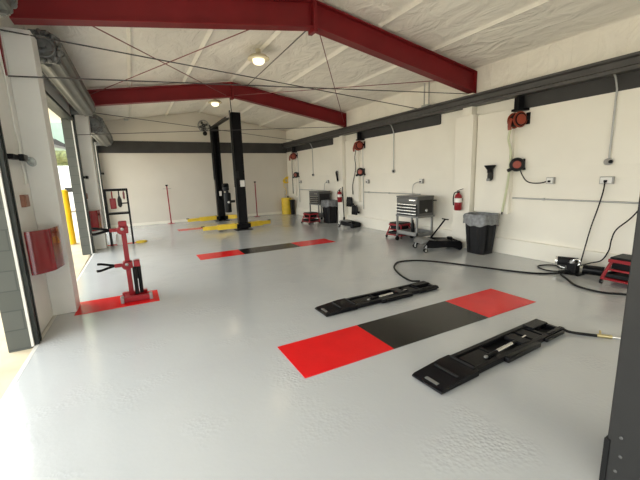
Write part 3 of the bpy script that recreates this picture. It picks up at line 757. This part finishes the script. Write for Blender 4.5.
outlet(3.40, 'wall outlet at the end of the short black reel cord')
outlet(2.60, 'wall outlet box with long cord hanging down to the pump', .17)
outlet(6.40, 'wall outlet with looped cord above the near tool cart')
outlet(8.62, 'small wall outlet beside the middle cord reel')
outlet(11.05, 'wall outlet above the far waste bin')
outlet(13.35, 'small wall outlet beside the corner cord reel')
def hpipe(y0, y1, label, r=.014):
    mb = MB().cyl((XR-.025, y0, 1.08), (XR-.025, y1, 1.08), r, seg=10)
    for k in range(3): yy = y0+(y1-y0)*(.1+.4*k); mb.bb((XR-.045, yy-.015, 1.06), (XR, yy+.015, 1.10))
    tag(mb.build('wall_pipe', 'conduit'), label, 'pipe', 'thin horizontal wall pipes')
hpipe(-1.5, 4.06, 'thin horizontal pipe on the right wall beside the pump')
hpipe(6.45, 8.82, 'thin horizontal pipe on the wall left of the near tool cart')
hpipe(11.2, 13.5, 'thin horizontal pipe on the wall above the far tool cart')
for yv, lab in ((8.86, 'thin vertical pipe under the middle cord reel'), (13.52, 'thin vertical pipe under the corner cord reel')):
    tag(MB().cyl((XR-.03, yv, .55), (XR-.03, yv, 2.55), .014, seg=10).build('wall_pipe', 'conduit'), lab, 'pipe', 'thin vertical wall pipes')
def cord(name, pts, r, m, label, cat='cord', sm=6):
    return tag(MB().tube(pts, r, seg=8, sm=sm).build(name, m), label, cat)
cord('reel_cord', [(6.17, 3.90, 1.62), (6.20, 3.86, 1.50), (6.23, 3.80, 1.40), (6.24, 3.70, 1.36), (6.24, 3.55, 1.36), (6.24, 3.44, 1.39)], .010, 'rubber', 'short black cord from the nearest cord reel to the wall outlet')
cord('power_cord', [(6.20, 2.60, 1.38), (6.235, 2.62, 1.25), (6.23, 2.66, 1.0), (6.22, 2.72, .7), (6.20, 2.76, .4), (6.10, 2.76, .12), (6.0, 2.74, .08)], .009, 'rubber', 'long dark cord hanging from the wall outlet down to the pump')
cord('power_cord', [(6.24, 2.10, 1.16), (6.24, 2.16, 1.02), (6.23, 2.26, .85), (6.22, 2.40, .68), (6.21, 2.44, .52), (6.22, 2.46, .36), (6.18, 2.52, .20), (6.10, 2.62, .15), (6.02, 2.72, .10)], .009, 'rubber', 'curved dark cord on the wall above the red roller seat')
cord('loop_cord', [(6.22, 6.42, 1.38), (6.20, 6.50, 1.37), (6.20, 6.62, 1.30), (6.20, 6.64, 1.10), (6.20, 6.62, 1.02)], .010, 'conduit', 'grey cord looping from the outlet above the near tool cart')
cord('loop_cord', [(6.22, 11.05, 1.38), (6.20, 11.15, 1.34), (6.20, 11.20, 1.2), (6.20, 11.2, 1.05)], .010, 'conduit', 'grey cord looping from the outlet above the far waste bin')

# wall holders on the panels and pillar
t = thing('wall_holder', 'black flared holder on the white panel above the near waste bin', 'holder', (XR-.10, 4.46, 1.42))
MB().lathe([(.045, 0), (.05, .02), (.045, .12), (.05, .16)], (-.06, 0, .0)).build('body', 'dark_grey', t)
MB().lathe([(.05, 0), (.05, .05), (.10, .12), (.105, .14)], (-.07, 0, .14)).build('flared_top', 'black', t)
MB().bb((-.06, -.03, .02), (.0, .03, .22)).build('bracket', 'black', t, bevel=.006)
MB().bb((-.12, -.03, -.02), (-.05, .03, .03)).build('foot_plate', 'cart_frame', t)
t = thing('wall_holder', 'curved black hook holder on the far white pillar', 'holder', (XR-.21, 9.99, 1.44))
MB().tube([(-.02, .08, .30), (-.08, .03, .27), (-.10, -.03, .20), (-.09, -.04, .10), (-.05, .0, .02), (-.02, .05, .0)], .03, sm=4).build('hook', 'black', t)
MB().bb((-.03, .04, .0), (0, .10, .30)).build('back_plate', 'box_grey', t)

# dark air tools hung on the far panel
def tool_caddy(label, y, z):
    t = thing('tool_holder', label, 'tool holder', (XR-.10, y, z), 0, 'black tool holders on the far panel')
    MB().bb((-.05, -.16, 0), (0, .16, .06)).build('rail', 'black', t, bevel=.005)
    for k in range(3):
        yy = -.10+.10*k
        MB().lathe([(.035, 0), (.045, .03), (.045, .16), (.03, .22), (.02, .26)], (-.08, yy, .0)).build('air_tool', 'black_plastic', t)
        MB().bb((-.13, yy-.02, -.05), (-.06, yy+.02, .06)).build('tool_grip', 'black', t, bevel=.008)
tool_caddy('upper black tool holder on the white panel beside the far pillar', 9.42, .66)
tool_caddy('lower black tool holder on the white panel beside the far pillar', 9.12, .42)

# ------------------------------------------------------------------ hydraulic power unit and hoses
t = thing('hydraulic_pump', 'black hydraulic power unit with silver valve on the floor by the right wall', 'pump', (5.82, 2.72, 0))
MB().cyl((.16, .02, .15), (.06, .26, .15), .07, seg=20).build('motor', 'black_plastic', t)
MB().lathe([(.071, 0), (.071, .03)], (.06, .26, .15), (-.4, 1, 0)).build('motor_cap', 'silver', t)
MB().bb((-.06, -.06, .02), (.06, .07, .17)).build('valve_block', 'black', t, bevel=.008)
MB().lathe([(.035, 0), (.035, .05), (.02, .07)], (-.02, .02, .15), (-.2, -.2, 1)).build('pressure_cap', 'grey_steel', t)
MB().cyl((.06, -.10, .085), (.14, -.34, .085), .072, seg=20).build('tank', 'black_gloss', t)
MB().cyl((.08, .14, .05), (.10, .22, .05), .03).build('fitting', 'silver', t)
MB().bb((-.10, -.12, 0), (.14, .16, .02)).build('foot_plate', 'black', t)
MB().torus((-.02, -.04, .19), (1, .5, 0), .045, .012).build('carry_ring', 'chrome', t)
R = .014
cord('hydraulic_hose', [(3.52, 3.60, .06), (3.50, 3.75, .03), (3.56, 3.95, R), (3.66, 4.22, R), (3.86, 4.56, R), (4.16, 4.78, R), (4.50, 4.66, R), (4.78, 4.26, R), (5.02, 3.68, R), (5.26, 3.16, R), (5.46, 2.92, R), (5.66, 2.78, .03), (5.78, 2.74, .05)], R, 'rubber', 'long black hose curving over the floor from the far lift frame to the pump', 'hose')
cord('hydraulic_hose', [(5.80, 2.78, .05), (5.68, 2.82, R), (5.56, 2.74, R), (5.40, 2.58, R), (5.22, 2.40, R), (5.16, 2.20, R), (5.19, 2.02, R), (5.32, 1.86, R), (5.40, 1.5, R), (5.3, 1.0, R)], R, 'rubber', 'black hose looping from the pump towards the dark column at the right', 'hose')
cord('coiled_cable', [(5.86, 2.90, .03), (6.0, 3.02, R), (6.06, 3.10, R), (5.98, 3.20, R), (5.82, 3.24, R), (5.70, 3.14, R), (5.66, 3.0, R), (5.72, 2.90, R), (5.80, 2.84, .03)], .011, 'rubber', 'small black cable loop on the floor left of the pump', 'cable')
t = thing('hose_coupling', 'black hose with brass couplings at the right end of the nearest lift frame', 'hose', (3.74, 1.53, 0))
MB().tube([(-.16, .20, .05), (-.12, .14, .02), (-.02, .02, R), (.02, -.03, R)], R).build('hose', 'rubber', t)
MB().cyl((.02, -.03, .018), (.09, -.12, .018), .018, seg=10).build('coupling', 'brass', t)
MB().cyl((.04, -.05, .018), (.07, -.03, .05), .010, seg=8).build('bleed_screw', 'brass', t)
MB().cyl((.09, -.12, .018), (.16, -.22, .016), .012, seg=10).build('adapter', 'silver', t)

# ------------------------------------------------------------------ left wall fittings
def guard(label, pts, z0, z1):
    t = MB(); n = 14; th = .012
    P0, P1, P2 = [Vector((*p, 0)) for p in pts]
    out, inn = [], []
    for i in range(n+1):
        u = i/n; p = P0*(1-u)**2+P1*2*u*(1-u)+P2*u*u
        tg = ((P1-P0)*(1-u)+(P2-P1)*u).normalized(); nn = Vector((tg.y, -tg.x, 0))
        fold = .006*math.sin(u*17)
        out.append((p+nn*fold).xy); inn.append((p-nn*(th-fold)).xy)
    t.prism([tuple(v) for v in out]+[tuple(v) for v in inn[::-1]], z0, z1, 'Z')
    o = t.build('wall_guard', 'red_gloss'); tag(o, label, 'guard', 'glossy red wall guards'); return o
guard('large glossy red curved guard low on the near left white pillar', [(-1.04, 4.62), (-.78, 4.66), (-.83, 5.19)], .66, 1.13)
guard('glossy red curved guard on the second white pillar beside the tool rack', [(-1.04, 9.68), (-.80, 9.72), (-.83, 10.09)], .50, .98)
def track_lamp(label, y, z):
    t = thing('door_latch', label, 'latch', (XL+.055, y, z), 0, 'black latches on the door tracks')
    MB().bb((-.055, -.10, -.03), (.01, .12, .02)).build('arm', 'black', t, bevel=.006)
    MB().bb((-.0, .08, -.04), (.05, .26, .03)).build('bracket', 'black', t, bevel=.012)
    return t
tl = track_lamp('black latch with smoky oval end on the near left pillar', 4.62, 1.90)
MB().ball((.03, .46, -.03), .05, (.5, 4.0, 1.1)).build('oval_lens', 'lens', tl)
track_lamp('small black latch on the second white pillar', 9.72, 1.76)
track_lamp('small upper black latch by the far left corner', 14.42, 1.95)
def switch(label, y, z):
    o = MB().bb((XL, y-.085, z-.06), (XL+.04, y+.085, z+.07)); o.bb((XL+.04, y-.065, z-.045), (XL+.045, y+.065, z+.055))
    tag(o.build('switch_box', 'copper', bevel=.006), label, 'switch', 'brown switch boxes')
switch('brown square switch box on the near left white pillar', 4.83, 1.44)
switch('small brown switch box on the second white pillar', 9.80, 1.32)
cord('pull_cord', [(XL+.01, 4.95, 3.0), (XL+.012, 4.98, 2.6), (XL+.01, 5.0, 2.2), (XL+.014, 5.03, 2.05), (XL+.012, 4.98, 1.9), (XL+.012, 5.04, 1.75), (XL+.012, 5.02, 1.62)], .008, 'white_plastic', 'thin white cord hanging down the near left pillar')

# ------------------------------------------------------------------ wall fan on the back wall
t = thing('wall_fan', 'round grey caged fan high on the back wall left of the lift', 'fan', (2.74, 14.63, 3.62))
MB().torus((0, -.18, .05), (0, 1, .1), .20, .022).build('cage_ring', 'grey_steel', t)
w = MB()
for k in range(10):
    a = 2*PI*k/10; w.cyl((0, -.24, .05), (.20*math.cos(a), -.18, .05+.20*math.sin(a)), .006, seg=6)
for rr_ in (.08, .14): w.torus((0, -.215, .05), (0, 1, .1), rr_, .005, 20, 6)
w.build('cage', 'grey_steel', t)
w = MB()
for k in range(4):
    a = 2*PI*k/4+.4; w.box((.10*math.cos(a), -.17, .05+.10*math.sin(a)), (.14, .012, .09), rot=Matrix.Rotation(-a, 4, 'Y') @ Matrix.Rotation(.4, 4, 'X'))
w.build('blade', 'dark_grey', t)
MB().cyl((0, -.24, .05), (0, -.04, .05), .06).build('motor', 'dark_grey', t)
MB().ball((.04, -.14, -.23), .085).build('pivot', 'black', t)
MB().tube([(.04, -.14, -.20), (.0, -.12, -.05), (0, 0, -.02)], .02, sm=3).build('arm', 'black', t)
MB().bb((-.06, -.03, -.12), (.06, .0, .10)).build('wall_plate', 'black', t)

# ceiling stubs
for (x, y, z, lab) in [(6.10, 6.13, 3.10, 'pair of thin grey pipe stubs above the dark beam'), (.12, 14.40, 3.78, 'pair of thin grey pipes hanging at the ceiling near the back left corner')]:
    t = thing('pipe_stub', lab, 'pipe', (x, y, z), 0, 'pipe stubs at the ceiling')
    h = roof(x)+.03-z
    for s in (-1, 1): MB().cyl((s*.05 if y > 10 else 0, 0 if y > 10 else s*.07, 0), (s*.05 if y > 10 else 0, 0 if y > 10 else s*.07, h), .016, seg=10).build('pipe', 'conduit', t)
    MB().bb((-.07, -.09, -.03), (.07, .09, .01)).build('cap', 'conduit', t, bevel=.004)

# ------------------------------------------------------------------ outside
t = thing('bollard', 'yellow steel bollard standing outside the open door', 'bollard', (-1.62, 11.55, -.02))
MB().lathe([(.115, 0), (.115, 1.42), (.10, 1.47), (.05, 1.50)]).build('post', 'yellow_bollard', t)
MB().lathe([(.15, 0), (.15, .012)]).build('collar', 'ground', t)
t = thing('canopy_building', 'grey green neighbouring building with sloped canopy outside the open door', 'building', (-2.9, 19, -.02))
MB().bb((-2.2, 1.0, 3.4), (.95, 4, 7.0)).build('wall', 'green_wall', t)
MB().prism([(-2.3, 4.0), (.45, 3.45), (.75, 3.25), (.75, 3.12), (.35, 3.25), (-2.3, 3.8)], -1.2, 1.0, 'Y').build('canopy', 'dark_grey', t)
MB().bb((.70, .9, 0), (.85, 1.05, 3.4)).build('post', 'white_plastic', t)
t = thing('delivery_van', 'pale box van parked outside beyond the bollard', 'van', (-3.2, 25, -.02))
MB().bb((-2.6, 0, .45), (.95, 2.0, 2.7)).build('body', 'car_white', t, bevel=.08)
w = MB().bb((-2.4, -.02, 1.5), (-.4, .0, 2.1)); w.build('windshield', 'glass_dark', t)
for x in (-1.9, -.7): MB().cyl((x, -.05, .38), (x, .2, .38), .38, seg=20).build('wheel', 'rubber', t)
MB().bb((-.2, -.03, 1.2), (.75, .0, 1.45)).build('side_panel', 'dark_grey', t)
MB().bb((-.1, -.04, 1.50), (.70, .0, 1.80)).build('sign_panel', 'strip_white', t)
t = thing('tree', 'yellow green bushy tree far outside the open door', 'tree', (-4.6, 36, -.02))
MB().lathe([(.22, 0), (.16, 2.0), (.10, 3.4)]).build('trunk', 'copper', t)
w = MB()
for k in range(26):
    a = random.random()*2*PI; q = random.random()*1.6
    w.ball((q*math.cos(a), q*math.sin(a), 3.2+random.random()*2.4), .5+random.random()*.4, (1, 1, .8))
w.build('crown', 'leaf', t)

# the wall with the doors is not quite parallel to the others
bpy.context.view_layer.update()
def root(o):
    while o.parent: o = o.parent
    return o
done = set()
for o in list(bpy.data.objects):
    if o.type != 'MESH' or o.data.name in done: continue
    rt = root(o); nm = rt.name.split('.')[0]
    mw = o.matrix_world
    left = nm in ('trim_1', 'wall_left', 'floor', 'wall_guard', 'door_latch', 'switch_box', 'pull_cord') or nm.startswith('door_') or (nm.startswith('trim_') and all((mw @ v.co).x < -.7 for v in o.data.vertices))
    if not left: continue
    done.add(o.data.name)
    for v in o.data.vertices:
        p = mw @ v.co
        if p.x < 3: v.co.x += .016*(p.y-4.4)

# ------------------------------------------------------------------ daylight, camera, view
wd = bpy.data.worlds.new('sky'); SC.world = wd; wd.use_nodes = True
nt = wd.node_tree; bg = nt.nodes['Background']
# overcast sky: bright overhead, dimmer towards the horizon
tc = nt.nodes.new('ShaderNodeTexCoord'); sp = nt.nodes.new('ShaderNodeSeparateXYZ'); cr = nt.nodes.new('ShaderNodeValToRGB')
nt.links.new(tc.outputs['Generated'], sp.inputs[0]); nt.links.new(sp.outputs['Z'], cr.inputs['Fac'])
cr.color_ramp.elements[0].position = 0.0; cr.color_ramp.elements[0].color = (0.50, 0.51, 0.495, 1)
cr.color_ramp.elements[1].position = 0.75; cr.color_ramp.elements[1].color = (0.96, 1.0, 1.0, 1)
nt.links.new(cr.outputs['Color'], bg.inputs['Color']); bg.inputs['Strength'].default_value = 6.1
for y0, y1 in [(-4.4, -.35), (.15, 4.29), (5.36, 9.56), (10.8, 14.24)]:
    l = bpy.data.lights.new('door_portal', 'AREA'); l.shape = 'RECTANGLE'; l.size = 3.0; l.size_y = y1-y0; l.cycles.is_portal = True
    o = bpy.data.objects.new('door_portal', l); C.objects.link(o); o.location = (-1.4, (y0+y1)/2, 1.5); o.rotation_euler = (0, -PI/2, 0)

cam = bpy.data.cameras.new('camera'); cam.sensor_width = 36; cam.sensor_fit = 'HORIZONTAL'; cam.lens = 347.415*36/640
cam.clip_start = .02; cam.clip_end = 200
co = bpy.data.objects.new('camera', cam); C.objects.link(co); SC.camera = co
a, b, c = .488197, -.18127275, -.03366849
ca, sa, cb, sb = math.cos(a), math.sin(a), math.cos(b), math.sin(b)
f = Vector((sa*cb, ca*cb, sb)); r = Vector((ca, -sa, 0)); u = r.cross(f)
r2 = r*math.cos(c)+u*math.sin(c); u2 = -r*math.sin(c)+u*math.cos(c)
mt = Matrix.Identity(4)
for i in range(3): mt[i][0], mt[i][1], mt[i][2] = r2[i], u2[i], -f[i]
mt[0][3], mt[1][3], mt[2][3] = 0, 0, 1.6
co.matrix_world = mt
vs = SC.view_settings; vs.view_transform = 'Standard'; vs.look = 'None'; vs.gamma = 1.0; vs.exposure = 0.33; vs.use_curve_mapping = False
SC.cycles.max_bounces = 12; SC.cycles.diffuse_bounces = 8; SC.cycles.sample_clamp_indirect = 6; SC.cycles.use_denoising = True
